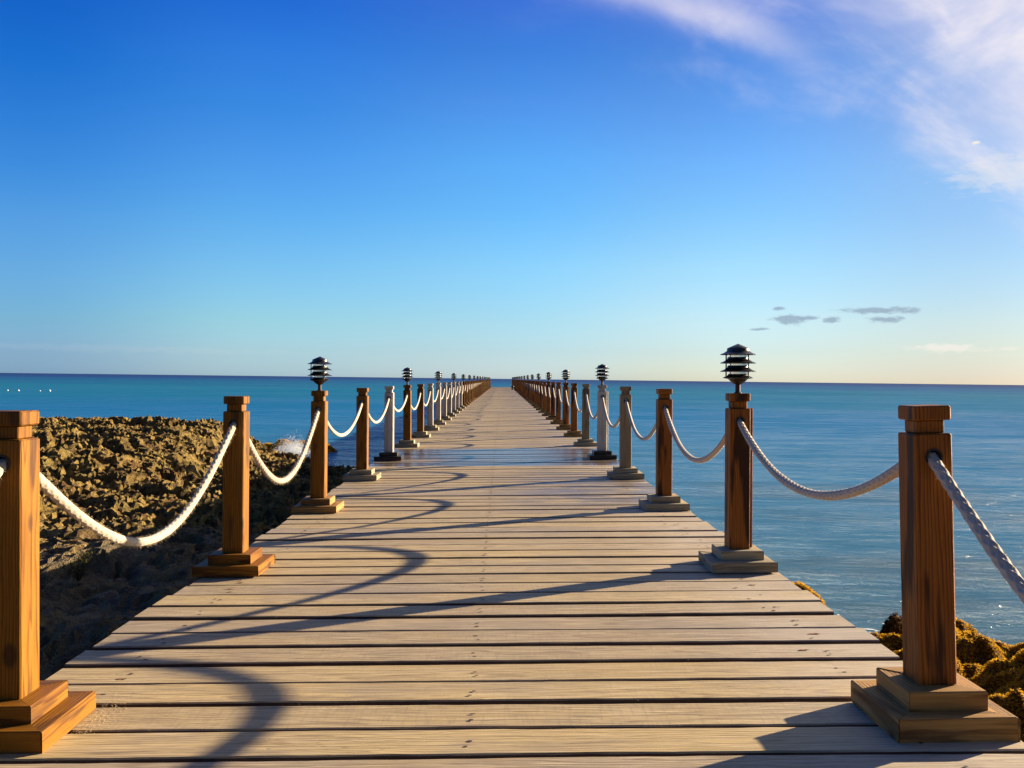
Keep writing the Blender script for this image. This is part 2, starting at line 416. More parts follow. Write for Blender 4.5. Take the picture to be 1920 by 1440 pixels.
def water_mat():
    t = NT('sea_water'); tc = t.n('ShaderNodeTexCoord').outputs['Object']
    sp = t.n('ShaderNodeSeparateXYZ'); t.l(tc, sp.inputs[0])
    X, Y = sp.outputs[0], sp.outputs[1]
    dist = t.math('SQRT', t.math('ADD', t.math('MULTIPLY', X, X), t.math('MULTIPLY', Y, Y)))
    # depth tint: sandy shallows near, turquoise shelf, deep blue far out
    ld = t.math('LOGARITHM', t.math('MAXIMUM', dist, 1.0), 10.0)
    pn = t.noise(t.map(tc, (.25, 1, 1)), .013, 4, .6)
    ldn = t.math('ADD', ld, t.math('MULTIPLY', t.math('SUBTRACT', pn, .5), .9))
    c = t.ramp(t.mr(ldn, .8, 3.4), [(0, (.05, .10, .12)), (.22, (.022, .15, .31)), (.42, (.004, .13, .31)),
                                   (.60, (.001, .14, .25)), (.74, (.0003, .09, .225)), (.9, (.0003, .035, .16)), (1, (.0003, .028, .14))])
    pb = t.noise(t.map(tc, (.5, 1, 1)), .22, 4, .6)
    near = t.mr(dist, 10, 45, 1, 0)
    c = t.mix(t.math('MULTIPLY', near, t.mr(pb, .45, .62, 0, .75, True)), c, (.06, .10, .14))
    # foam flecks by the rocks on the right
    fo = t.noise(t.map(tc, (1, 3.2, 1)), 2.4, 5, .65, .6)
    freg = t.math('MULTIPLY', t.math('MULTIPLY', t.mr(X, 2.2, 3.0, 0, 1), t.mr(X, 5.0, 6.2, 1, 0)), t.math('MULTIPLY', t.mr(Y, 9, 9.7, 0, 1), t.mr(Y, 11.0, 11.8, 1, 0)))
    foam = t.math('MULTIPLY', freg, t.mr(fo, .60, .64, 0, 1))
    c = t.mix(foam, c, (.75, .78, .8))
    w1 = t.noise(t.map(tc, (.45, 1.0, 1)), 1.0, 3, .55, .4)
    w2 = t.noise(t.map(tc, (.55, 1.2, 1)), 4.2, 4, .6, .6)
    w3 = t.noise(t.map(tc, (.30, 1.0, 1)), .12, 4, .6)
    h = t.math('ADD', t.math('MULTIPLY', w1, .22), t.math('ADD', t.math('MULTIPLY', w2, .17), t.math('MULTIPLY', w3, .7)))
    b = t.bump(h, 1.0, 1.0)
    di = t.n('ShaderNodeBsdfDiffuse'); t.l(c, di.inputs[0])
    gl = t.n('ShaderNodeBsdfGlossy'); t.val(gl.inputs['Roughness'], t.math('ADD', t.mr(dist, 12, 120, .09, .31), t.math('MULTIPLY', foam, .6))); t.l(b, gl.inputs['Normal'])
    fr = t.n('ShaderNodeFresnel'); fr.inputs[0].default_value = 1.33; t.l(b, fr.inputs['Normal'])
    # wind ripples shade one another, so a rough sea never mirrors fully even at grazing angles
    fac = t.math('MINIMUM', t.math('MULTIPLY', fr.outputs[0], 1.0), t.mr(ld, 1.0, 2.1, .95, .15))
    g1 = t.noise(t.map(tc, (.22, 1.0, 1)), .55, 6, .65, .3); g2 = t.noise(t.map(tc, (.3, 1.0, 1)), .06, 4, .6); g3 = t.noise(t.map(tc, (.28, 1.0, 1)), 2.6, 4, .6, .4)
    gust = t.math('ADD', t.mr(g1, .36, .64, -.45, .45), t.math('ADD', t.mr(g2, .35, .65, -.3, .3), t.mr(g3, .36, .64, -.4, .4)))
    fac = t.math('MULTIPLY', fac, t.math('ADD', 1.0, gust), clamp=True)
    m = t.n('ShaderNodeMixShader'); t.l(fac, m.inputs[0]); t.l(di.outputs[0], m.inputs[1]); t.l(gl.outputs[0], m.inputs[2]); t.l(m.outputs[0], t.out.inputs[0])
    return t.mat
M_water = water_mat()

def foam_mat():
    t = NT('white_sea_foam')
    d = t.n('ShaderNodeBsdfDiffuse'); d.inputs[0].default_value = (.85, .88, .9, 1)
    tr = t.n('ShaderNodeBsdfTranslucent'); tr.inputs[0].default_value = (.8, .85, .9, 1)
    m = t.n('ShaderNodeMixShader'); m.inputs[0].default_value = .4
    t.l(d.outputs[0], m.inputs[1]); t.l(tr.outputs[0], m.inputs[2]); t.l(m.outputs[0], t.out.inputs[0])
    return t.mat
M_foam = foam_mat()

# ------------------------------------------------------------------ sea
def grid_object(name, xs, ys, zfun, mat, smooth=True):   # regular or graded grid lifted by zfun
    gx, gy = np.meshgrid(xs, ys)
    r = zfun(gx, gy)
    if isinstance(r, tuple): gx, gy, gz = r
    else: gz = r
    nx, ny = len(xs), len(ys)
    me = bpy.data.meshes.new(name)
    co = np.stack([gx.ravel(), gy.ravel(), gz.ravel()], 1).astype(np.float32)
    i = np.arange(nx - 1)[None, :] + (np.arange(ny - 1) * nx)[:, None]
    q = np.stack([i, i + 1, i + nx + 1, i + nx], -1).reshape(-1, 4)
    me.vertices.add(len(co)); me.vertices.foreach_set('co', co.ravel())
    me.loops.add(q.size); me.loops.foreach_set('vertex_index', q.ravel().astype(np.int32))
    me.polygons.add(len(q)); me.polygons.foreach_set('loop_start', np.arange(0, q.size, 4, dtype=np.int32))
    me.polygons.foreach_set('use_smooth', np.full(len(q), smooth))
    me.update(calc_edges=True)
    return link(name, me, mat)

def graded(a, b, step0, growth, lim):
    out = [a]; s = step0
    while out[-1] < b:
        out.append(out[-1] + s); s = min(s * growth, lim)
    return np.array(out)
yp = graded(-8, 60000, .11, 1.0095, 6000)
xr = graded(0, 60000, .16, 1.02, 9000)
xs = np.concatenate([-xr[::-1][:-1], xr])
def sea_z(x, y):
    d = np.hypot(x, y)
    fade = np.exp(-d / 60)
    z = .045 * fbm(x * .28, y * .7, 3, 5) + .05 * fbm(x * .07, y * .19, 3, 9)
    swell = .07 * np.exp(-((y - 45 - x * .12) / 1.6) ** 2) * sstep(-2, -6, x) * sstep(-14, -9, x)
    return SEA + z * fade + swell
tag(grid_object('sea', xs, yp, sea_z, M_water), 'blue green sea with small wind ripples reaching the horizon', kind='structure')

# ------------------------------------------------------------------ rocky shore
def shore(x, y):
    # low shelf beside the pier and a raised pitted mound back left
    coastY = np.interp(x, [-60, -14, -9, -6.5, -4, -2, 0, 1.5, 3, 6, 9], [33, 31.5, 30.2, 29.0, 27.5, 24, 18, 9, 4, 1, -2])
    coastY = coastY + 1.0 * fbm(x * .3, y * 0 + 3, 3, 2)
    n = fbm(x * .35, y * .35, 3, 1)
    z = -.92 - .035 * np.clip(y - 12, 0, 20) * sstep(-9, -5, x) + .10 * n
    m = sstep(-6.4, -9.2, x + .8 * fbm(x * .3, y * .3, 2, 4) - .03 * (y - 20))
    rise = .10 * sstep(12.2, 12.6, y + .5 * n) + .12 * sstep(13.4, 13.9, y + .7 * n + .02 * x) + .27 * sstep(14, 29, y) + .12 * sstep(19.0, 19.5, y + n * 2) 
    z = z + m * rise
    rough = .62 + .38 * sstep(12.0, 13.5, y + .6 * n)
    wx = x + .45 * fbm(x * 1.1, y * 1.1, 4, 21, .6); wy = y + .45 * fbm(x * 1.1, y * 1.1, 4, 22, .6)
    pits = worley(wx * .9, wy * 1.2, 1); pits2 = worley(wx * 2.6, wy * 3.1, 2); pits3 = worley(wx * 6.0, wy * 7.0, 4)
    shelf = np.floor((wy + .6 * fbm(x * .5, y * .3, 2, 61)) * .75); stepn = (wy * .75 - shelf)
    lump_ = fbm(wx * .55, wy * .8, 3, 71); hollow = sstep(.12, .34, fbm(x * .42 + 3, y * .65, 3, 75))
    det = .17 * (ridged(wx * .5, wy * .7, 3, 31) - 1.3) + .30 * lump_ - .22 * hollow - .13 * sstep(.40, .14, pits) + .12 * (ridged(wx * 1.5, wy * 2.6, 6, 35, .70) - 1.9) \
          - .10 * sstep(.36, .12, pits2) - .085 * sstep(.38, .1, pits3) + .06 * fbm(wx * 11, wy * 11, 3, 41, .85) + .13 * sstep(.0, .10, stepn % 1)
    z = z + rough * det * .72
    drop = sstep(-1.0, 1.4, y - coastY)
    z = z * (1 - drop) + (-3.2) * drop
    return x + .06 * rough * fbm(x * 3, y * 3, 3, 51), y + .06 * rough * fbm(x * 3, y * 3, 3, 52), z
xs_r = np.concatenate([np.arange(-44, -20, .25), np.arange(-20, -1.2, .052), np.arange(-1.2, 9.2, .3)])
ys_r = np.concatenate([np.arange(-8, 4, .25), np.arange(4, 11, .09), np.arange(11, 33.5, .052), np.arange(33.5, 36, .3)])
tag(grid_object('rocky_shore', xs_r, ys_r, shore, M_rock, False), 'pitted yellow brown coral rock shore left of the pier', kind='structure')

# ------------------------------------------------------------------ pier
pier = bpy.data.objects.new('pier', None); COL.objects.link(pier)
tag(pier, 'long straight wooden pier of pale weathered planks running out over the sea', 'pier')

def build_deck():
    V = []; F = []; P = []; L = []; MI = []
    y = -1.6; k = 0
    rr = random.Random(5)
    while y < YEND:
        w = .218 + rr.uniform(-.014, .010); gap = rr.choice([.014, .022, .030, .036, .044, .026, .050]) if y > 4.8 else rr.choice([.026, .036, .044, .050, .046])
        c = (rr.random(), rr.random(), rr.random())
        near = y < 14
        ns = 40 if y < 8 else (16 if near else 1)
        xa = XL + rr.uniform(-.02, .016); xb = XR + rr.uniform(-.018, .02)
        zt = rr.uniform(-.006, .004) if near else rr.uniform(-.003, .002)
        th = .045; cb = .005
        ph = rr.random() * 9; skew = rr.uniform(-.0015, .0015)
        b = len(V)
        for i in range(ns + 1):
            x = xa + (xb - xa) * i / ns
            j0 = .003 * math.sin(x * 2.1 + ph) + (rr.uniform(-.0022, .0022) if near else 0)
            j1 = .003 * math.sin(x * 1.6 + ph * 2) + (rr.uniform(-.0022, .0022) if near else 0)
            sk = skew * x
            z = zt + dz(x) + .0012 * math.sin(x * 1.7 + ph * 3)
            for (yy, zz) in ((y + j0, -th), (y + j0, -cb), (y + j0 + cb, 0), (y + w + j1 - cb, 0), (y + w + j1, -cb), (y + w + j1, -th)):
                V.append((x, yy + sk, z + zz)); L.append((x, yy - y - w / 2, zz)); P.append(c)
        for i in range(ns):
            for j in range(6):
                j2 = (j + 1) % 6
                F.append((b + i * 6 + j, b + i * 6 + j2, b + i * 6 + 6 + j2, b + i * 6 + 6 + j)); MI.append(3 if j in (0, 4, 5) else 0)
        F.append(tuple(b + j for j in range(6))); MI.append(0)
        F.append(tuple(b + ns * 6 + 5 - j for j in range(6))); MI.append(0)
        # nail heads: two or three per board over each beam
        if y < 34:
            for bx, spread in ((-1.53, .03), (-.10, .012), (1.42, .07)):
                for m in range(rr.choice([2, 2, 3])):
                    nx_ = bx + rr.uniform(-spread, spread); ny_ = y + w * (.22 + .56 * (m / 2 if m < 2 else .5)) + rr.uniform(-.015, .015)
                    rx, ry = rr.uniform(.006, .012), rr.uniform(.005, .009)
                    bb = len(V); zz = zt + dz(nx_) + .0022
                    for a in range(8):
                        V.append((nx_ + rx * math.cos(a * math.pi / 4), ny_ + ry * math.sin(a * math.pi / 4), zz)); L.append((0, 0, 0)); P.append(c)
                    F.append(tuple(range(bb, bb + 8))); MI.append(1)
                    if rr.random() < (.3 if bx > 1 else .07):
                        bb = len(V); q1 = rr.uniform(.015, .04); q2 = rr.uniform(.006, .011); o1 = rr.uniform(-.02, .02)
                        for a in range(10):
                            V.append((nx_ + o1 + q1 * math.cos(a * math.pi / 5) * rr.uniform(.7, 1.1), ny_ + q2 * math.sin(a * math.pi / 5) * rr.uniform(.7, 1.1), zz - .0007)); L.append((0, 0, 0)); P.append(c)
                        F.append(tuple(range(bb, bb + 10))); MI.append(2)
        y += w + gap; k += 1
    me = mesh('deck', V, F)
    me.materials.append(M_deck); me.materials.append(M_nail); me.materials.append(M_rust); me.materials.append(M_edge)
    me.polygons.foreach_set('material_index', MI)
    a = me.attributes.new('plank', 'FLOAT_COLOR', 'POINT')
    a.data.foreach_set('color', np.concatenate([np.array(P), np.ones((len(P), 1))], 1).astype(np.float32).ravel())
    a = me.attributes.new('local', 'FLOAT_VECTOR', 'POINT')
    a.data.foreach_set('vector', np.array(L, np.float32).ravel())
    recalc(me)
    return link('deck', me, None, pier)
build_deck()
for bx in (-1.53, -.1, 1.42):
    mb = MB(); mb.chamfer_box(bx - .045, bx + .045, -1.6, YEND - .02, -.30, -.052, .004)
    me = mb.build('beam'); recalc(me)
    o = link('beam', me, M_under, pier, (0, 0, dz(bx)))
for k in range(0, NPOST, 2):
    for bx in (-1.35, 1.22):
        mb = MB(); mb.lathe([(.12, -4.2), (.12, -.302)], 14)
        me = mb.build('pile'); auto_smooth(me)
        link('pile', me, M_under, pier, (bx, Y0 + PITCH * k + 1.3, dz(bx)))
    mb = MB(); mb.chamfer_box(-1.62, 1.5, -.07, .07, -.50, -.303, .004); me = mb.build('cross_beam'); recalc(me)
    link('cross_beam', me, M_under, pier, (0, Y0 + PITCH * k + 1.3, 0), (0, -TILT, 0))

# ------------------------------------------------------------------ rope posts
HP = .0655     # half shaft
ZS, ZN, ZC, ZH = 1.005, 1.050, 1.100, .925   # shaft top, neck top, cap top, hole height
HR = .026
def shaft_mesh(z0):
    mb = MB(); c = .005; h = HP; hz0, hz1 = ZH - h + c, ZH + h - c
    def ringpts(z, ins=0):
        a = h - ins
        return [(-a + c, -a, z), (a - c, -a, z), (a, -a + c, z), (a, a - c, z), (a - c, a, z), (-a + c, a, z), (-a, a - c, z), (-a, -a + c, z)]
    levels = [(z0, 0), (hz0, 0), (hz1, 0), (ZS - c, 0), (ZS, c)]
    v = sum([ringpts(z, i) for z, i in levels], [])
    f = []
    for k in range(4):
        for i in range(8):
            if k == 1 and i in (0, 4): continue
            j = (i + 1) % 8; f.append((k * 8 + i, k * 8 + j, (k + 1) * 8 + j, (k + 1) * 8 + i))
    f.append(tuple(range(32, 40))); f.append(tuple(range(7, -1, -1)))
    mb.add(v, f)
    n = 24; s = h - c
    def sq(a):
        cx, cy = math.cos(a), math.sin(a); m = max(abs(cx), abs(cy)); return cx / m * s, cy / m * s
    v = []; f = []
    for y in (-h, h):
        for i in range(n):
            a = 2 * math.pi * i / n + math.pi / 4; v.append((HR * math.cos(a), y, ZH + HR * math.sin(a)))
        for i in range(n):
            a = 2 * math.pi * i / n + math.pi / 4; q = sq(a); v.append((q[0], y, ZH + q[1]))
    for i in range(n):
        j = (i + 1) % n
        f.append((i, j, n + j, n + i)); f.append((2 * n + i, 2 * n + j, 3 * n + j, 3 * n + i)); f.append((i, j, 2 * n + j, 2 * n + i))
    mb.add(v, f)
    me = mb.build('shaft')
    import bmesh
    bm = bmesh.new(); bm.from_mesh(me); bmesh.ops.remove_doubles(bm, verts=bm.verts, dist=1e-5)
    bmesh.ops.recalc_face_normals(bm, faces=bm.faces); bm.to_mesh(me); bm.free()
    return me
def plinth_mesh(name, half, z0, z1, seed):
    # four mitred boards round the post
    rr = random.Random(seed); G = []
    mb = MB(); g = .0015; inner = .05
    for k in range(4):
        a = k * math.pi / 2; ca, sa = math.cos(a), math.sin(a)
        h = half + rr.uniform(-.004, .004); zz1 = z1 + rr.uniform(-.002, .002); c = .004
        pts = [(-h + g, -h, z0), (h - g, -h, z0), (inner - g, -inner, z0), (-inner + g, -inner, z0),
               (-h + g, -h, zz1 - c), (h - g, -h, zz1 - c), (inner - g, -inner, zz1 - c), (-inner + g, -inner, zz1 - c),
               (-h + g + c, -h + c, zz1), (h - g - c, -h + c, zz1), (inner - g, -inner, zz1), (-inner + g, -inner, zz1)]
        v = [(x * ca - y * sa, x * sa + y * ca, z) for x, y, z in pts]
        f = [(0, 3, 2, 1), (8, 9, 10, 11)]
        for lv in (0, 4):
            for i in range(4):
                j = (i + 1) % 4; f.append((lv + i, lv + j, lv + 4 + j, lv + 4 + i))
        mb.add(v, f); G += [(y + k * .7 + seed, z * 1.0 + k * .31, x + k * 5.3) for x, y, z in pts]
    me = mb.build(name); recalc(me)
    at = me.attributes.new('grain', 'FLOAT_VECTOR', 'POINT'); at.data.foreach_set('vector', np.array(G, np.float32).ravel())
    return me
def box_part(name, h, z0, z1, c=.004):
    mb = MB(); mb.chamfer_box(-h, h, -h, h, z0, z1, c); me = mb.build(name); recalc(me); return me
def grommet_mesh():
    mb = MB()
    mb.tube_y(HR - .0004, HR - .004, -HP - .001, HP + .001, ZH, 24)
    for y in (-HP - .003, HP + .0005): mb.tube_y(HR + .004, HR - .003, y, y + .0028, ZH, 24)
    me = mb.build('grommet'); auto_smooth(me); return me
MESHES = {}
def getm(key, fn):
    if key not in MESHES: MESHES[key] = fn()
    return MESHES[key]
def full_post_mesh():
    mb = MB()
    mb.chamfer_box(-.2, .2, -.2, .2, .002, .06); mb.chamfer_box(-.132, .132, -.132, .132, .06, .118)
    mb.chamfer_box(-HP, HP, -HP, HP, .118, ZS); mb.chamfer_box(-.048, .048, -.048, .048, ZS - .001, ZN); mb.chamfer_box(-.064, .064, -.064, .064, ZN - .001, ZC)
    me = mb.build('rope_post_far'); recalc(me); return me

ORD = ['', 'first', 'second', 'third', 'fourth', 'fifth', 'sixth', 'seventh', 'eighth', 'ninth', 'tenth', 'eleventh', 'twelfth', 'thirteenth',
       'fourteenth', 'fifteenth', 'sixteenth', 'seventeenth', 'eighteenth', 'nineteenth', 'twentieth']
# number: (shaft material, base material, words)
LEFT = {1: (M_gold, M_gold, 'big golden brown post cut by the left frame edge, foreground left'),
        2: (M_gold, M_gold, 'bright golden post with golden base, second in the left row'),
        3: (M_gold, M_baseold, 'golden brown lamp post, first lamp post of the left row'),
        4: (M_gold, M_basepale, 'orange brown post on pale base, fourth in the left row, without lamp'),
        5: (M_grey, M_basewet, 'whitish weathered post on dark wet base, fifth in the left row'),
        6: (M_gold, M_basepale, 'brown post on pale grey base under the second lamp of the left row'),
        7: (M_gold, M_basepale, 'slim brown post just behind the second lamp post, left row')}
RIGHT = {1: (M_red, M_baseold, 'big dark reddish brown post without lamp, largest of all, foreground right'),
         2: (M_red, M_basepale, 'dark stained lamp post on pale base, first lamp post of the right row'),
         3: (M_red, M_basepale, 'reddish brown post with a knot on pale grey base, third in the right row'),
         4: (M_tan, M_basepale, 'grey green weathered post without lamp, fourth in the right row'),
         5: (M_grey, M_basewet, 'pale grey lamp post on black wet base, second lamp post of the right row'),
         6: (M_tan, M_basepale, 'tan grey post right behind the second lamp post, right row')}
def post_look(side, k):
    d = LEFT if side == 'left' else RIGHT
    if k in d: return d[k]
    if side == 'left':
        if k <= 14: return (M_grey, M_basepale, '%s post from the camera in the left row, pale grey wood' % ORD[k])
        if k <= 20: return (M_gold, M_baseold, '%s post from the camera in the left row, orange brown wood' % ORD[k])
        return (M_gold, M_baseold, 'tiny orange brown post in the far crowded end of the left row')
    if k <= 20: return (M_red, M_baseold, '%s post from the camera in the right row, dark red brown wood' % ORD[k])
    return (M_red, M_baseold, 'tiny red brown post in the far crowded end of the right row')

HOLES = {}; TOPS = {}
def place_post(side, k):
    px = PXL if side == 'left' else PXR
    if (side, k) == ('left', 1): px += .004
    y = Y0 + PITCH * (k - 1) + (-.02 if side == 'left' and k == 1 else 0)
    smat, bmat, words = post_look(side, k)
    rr = random.Random(k * 7 + (side == 'left'))
    lean = .012 + rr.uniform(-.004, .004)     # shafts stand nearly plumb on the tilted deck
    yaw = rr.uniform(-.01, .01)
    if (side, k) == ('right', 1): lean = -.018; yaw = .012
    if (side, k) == ('right', 2): lean = .010; yaw = .0
    z = dz(px)
    net = lean - TILT
    HOLES[side, k] = Vector((px + ZH * net, y, z + ZH)); TOPS[side, k] = Vector((px + ZC * net, y, z + ZC)), net
    group = 'rope posts of the %s row' % side
    if k > 20:
        o = link('rope_post', getm('full', full_post_mesh), smat, None, (px, y, z), (0, net, yaw))
        return tag(o, words, 'post', 'far rope posts of the %s row' % side)
    root = bpy.data.objects.new('rope_post', None); COL.objects.link(root)
    root.location = (px, y, z); root.rotation_euler = (0, -TILT, yaw); root.empty_display_size = .2
    tag(root, words, 'post', group)
    zl, zu = (.062, .120)
    if (side, k) == ('right', 1): zl, zu = .080, .146
    if (side, k) == ('left', 1): zl, zu = .072, .132
    v = k % 3
    link('lower_plinth', getm(('lp', zl, v), lambda: plinth_mesh('lower_plinth', .20, .002, zl, v)), BOARD[bmat.name], root)
    link('upper_plinth', getm(('up', zl, zu, v), lambda: plinth_mesh('upper_plinth', .132, zl + .001, zu, v + 9)), BOARD[bmat.name], root)
    link('shaft', getm(('sh', zu), lambda: shaft_mesh(zu + .001)), smat, root, rot=(0, lean, 0))
    link('neck', getm('neck', lambda: box_part('neck', .048, ZS, ZN)), smat, root, rot=(0, lean, 0))
    link('cap', getm('cap', lambda: box_part('cap', .0645, ZN, ZC, .005)), smat, root, rot=(0, lean, 0))
    link('grommet', getm('grommet', grommet_mesh), M_rubber, root, rot=(0, lean, 0))
    if side == 'right' and k in (2, 5, 8, 11, 14, 17, 20):
        def cb():
            mb = MB(); mb.chamfer_box(HP + .0015, HP + .030, -.01, .062, zu + .002, ZS + .0, .003)
            me = mb.build('cable_board'); recalc(me); return me
        link('cable_board', getm(('cb', zu), cb), smat, root, rot=(0, lean, 0))
    return root
for k in range(1, NPOST + 1):
    for side in ('left', 'right'): place_post(side, k)
for side, px in (('left', PXL), ('right', PXR)):     # where the ropes go, past the camera
    HOLES[side, 0] = Vector((px, Y0 - PITCH, dz(px) + ZH))

# posts beside the camera that the nearest ropes hang from
for side in ('left', 'right'):
    NP = place_post(side, 0)
    tag(NP, 'post out of the picture beside the viewer, %s row' % side, 'post')

# ------------------------------------------------------------------ lamps
def lamp_parts():
    P = {}
    mb = MB(); mb.lathe([(.024, 0), (.024, .006), (.016, .008), (.016, .056)], 16); P['stem'] = mb
    mb = MB(); mb.lathe([(.016, .054), (.030, .062), (.052, .080), (.058, .088), (.066, .091), (.092, .0955), (.093, .099), (.066, .112), (.060, .122), (.058, .122)], 32); P['bowl'] = mb
    for i, z in enumerate((.136, .189)):
        mb = MB(); mb.lathe([(.064, z + .012), (.110, z), (.111, z + .0035), (.088, z + .013), (.068, z + .027), (.064, z + .040), (.0615, z + .040), (.0615, z + .012)], 32, close=False); P['louver%d' % i] = mb
    mb = MB(); mb.lathe([(.064, .255), (.110, .243), (.111, .2465), (.088, .256), (.070, .268), (.068, .284), (.066, .286), (.002, .314)], 32); P['roof'] = mb
    mb = MB(); mb.lathe([(.056, .112), (.056, .256)], 32); P['glass'] = mb
    for i in range(3):
        a = i * 2 * math.pi / 3 - .9
        mb = MB(); mb.lathe([(.0045, .097), (.0045, .262)], 8, cx=.079 * math.cos(a), cy=.079 * math.sin(a)); P['rod%d' % i] = mb
    return P
LP = lamp_parts(); LM = {}
for key, mb in LP.items():
    nm = 'louver' if key.startswith('louver') else 'rod' if key.startswith('rod') else key
    me = mb.build(nm); auto_smooth(me, 30); LM[key] = (nm, me)
mb = MB()
for key, b in LP.items(): mb.add(b.v, b.f, 1 if key == 'glass' else 0)
FARLAMP = mb.build('pagoda_lamp'); auto_smooth(FARLAMP, 30)
FARLAMP.materials.append(M_black); FARLAMP.materials.append(M_glass)
def place_lamp(side, k, idx):
    p, net = TOPS[side, k]; rot = (random.uniform(-.01, .01), net, random.uniform(0, 2) if k > 3 else 0)
    if k > 20:
        o = link('pagoda_lamp', FARLAMP, None, None, p, rot)
        return tag(o, 'tiny black lamp in the far crowded end of the %s row' % side, 'lamp', 'far lamps of the %s row' % side)
    root = bpy.data.objects.new('pagoda_lamp', None); COL.objects.link(root)
    root.location = p; root.rotation_euler = rot; root.empty_display_size = .1
    words = {('left', 1): 'black tiered pagoda lamp on golden post, nearest and largest of the left row',
             ('right', 1): 'black tiered pagoda lamp, largest of all, on the dark brown post at right',
             ('right', 2): 'black tiered lamp on pale grey post with wet base, second in the right row',
             ('left', 2): 'black tiered lamp on brown post with pale base, second in the left row'}.get((side, idx),
             'black tiered lamp, %s from the camera in the %s row' % (ORD[idx], side))
    tag(root, words, 'lamp', 'pagoda lamps of the %s row' % side)
    for key, (nm, me) in LM.items():
        link(nm, me, M_glass if key == 'glass' else M_stem if key == 'stem' else M_black, root)
for side, ks in (('left', range(3, NPOST + 1, 3)), ('right', range(2, NPOST + 1, 3))):
    for i, k in enumerate(ks): place_lamp(side, k, i + 1)

# ------------------------------------------------------------------ ropes
def rope_path(a, b, sag, n):
    pts = []
    for i in range(n + 1):
        t = i / n
        # stiff rope: hangs like a parabola but leaves the hole a little flatter
        d = 4 * t * (1 - t)
        s = sag * (.25 * d * d + .75 * d) if sag > .4 else sag * d
        p = a.lerp(b, t); pts.append(Vector((p.x, p.y, p.z - s)))
    return pts
def rope_mesh(pts, r, nseg, bumpy, knob=(.78, .26)):
    V = []; F = []; n = len(pts); arc = 0
    for i, p in enumerate(pts):
        t = (pts[min(i + 1, n - 1)] - pts[max(i - 1, 0)]).normalized()
        if i: arc += (p - pts[i - 1]).length
        side = Vector((1, 0, 0)); up = t.cross(side).normalized(); side = up.cross(t)
        for j in range(nseg):
            a = 2 * math.pi * j / nseg
            rr = r
            if bumpy:
                # plaited strands crossing both ways
                u = arc / r
                s1 = abs(math.sin(a * 2 + u * 1.15)); s2 = abs(math.sin(a * 2 - u * 1.15))
                rr = r * (knob[0] + knob[1] * max(s1, s2) ** 2.2 + .05 * random.random()) * (1 + .05 * math.sin(arc * 9))
            V.append(p + (side * math.cos(a) + up * math.sin(a)) * rr)
        if i:
            b = (i - 1) * nseg
            for j in range(nseg):
                k = (j + 1) % nseg; F.append((b + j, b + k, b + nseg + k, b + nseg + j))
    F.append(tuple(range(nseg))); F.append(tuple((n - 1) * nseg + j for j in range(nseg - 1, -1, -1)))
    me = mesh('rope', V, F, True); recalc(me); return me
def fuzz_mesh(pts, r, n, ln, seed):
    rr = random.Random(seed); V = []; F = []
    for _ in range(n):
        i = rr.randrange(1, len(pts) - 2); p = pts[i].lerp(pts[i + 1], rr.random())
        t = (pts[i + 1] - pts[i - 1]).normalized(); side = Vector((1, 0, 0)); up = t.cross(side).normalized()
        a = rr.random() * 2 * math.pi
        o = side * math.cos(a) + up * math.sin(a)
        L = ln * (rr.random() ** 2.5 * 1.8 + .25)
        d = (o + t * rr.uniform(-1.2, 1.2)).normalized()
        q0 = p + o * r * .93; q1 = q0 + d * L * .5 + Vector((0, 0, -L * .08)); 
        q2 = q1 + (d + Vector((rr.uniform(-.6, .6), rr.uniform(-.6, .6), -.3))).normalized() * L * .5
        wv = d.cross(t).normalized() * .00045
        if wv.length < 1e-6: wv = side * .0004
        b = len(V); V += [q0 - wv, q0 + wv, q1 + wv * .7, q1 - wv * .7, q2]
        F += [(b, b + 1, b + 2, b + 3), (b + 3, b + 2, b + 4)]
    return mesh('fuzz', V, F)
SAG = {('left', 0): .45, ('left', 1): .49, ('left', 2): .50, ('left', 3): .31, ('left', 4): .30, ('left', 5): .24, ('left', 6): .30,
       ('right', 0): .53, ('right', 1): .285, ('right', 2): .36, ('right', 3): .37, ('right', 4): .38, ('right', 5): .38}
RW = {('left', 0): 'short end of thick rope on the front of the leftmost foreground post',
      ('left', 1): 'thick fuzzy cream rope hanging lowest, from the leftmost post to the golden post',
      ('left', 2): 'fuzzy cream rope sagging in front of the splashing wave, left row',
      ('left', 3): 'white rope from the first left lamp post to the orange brown post',
      ('left', 4): 'white rope between the orange brown post and the whitish weathered post, left row',
      ('right', 0): 'thick rope running steeply out of the right frame edge from the foreground post',
      ('right', 1): 'white rope hanging from the dark right lamp post to the foreground right post',
      ('right', 2): 'white rope from the knotted reddish post to the first right lamp post',
      ('right', 3): 'white rope between the grey green post and the knotted reddish post, right row',
      ('right', 4): 'white rope from the pale grey lamp post to the grey green post, right row'}
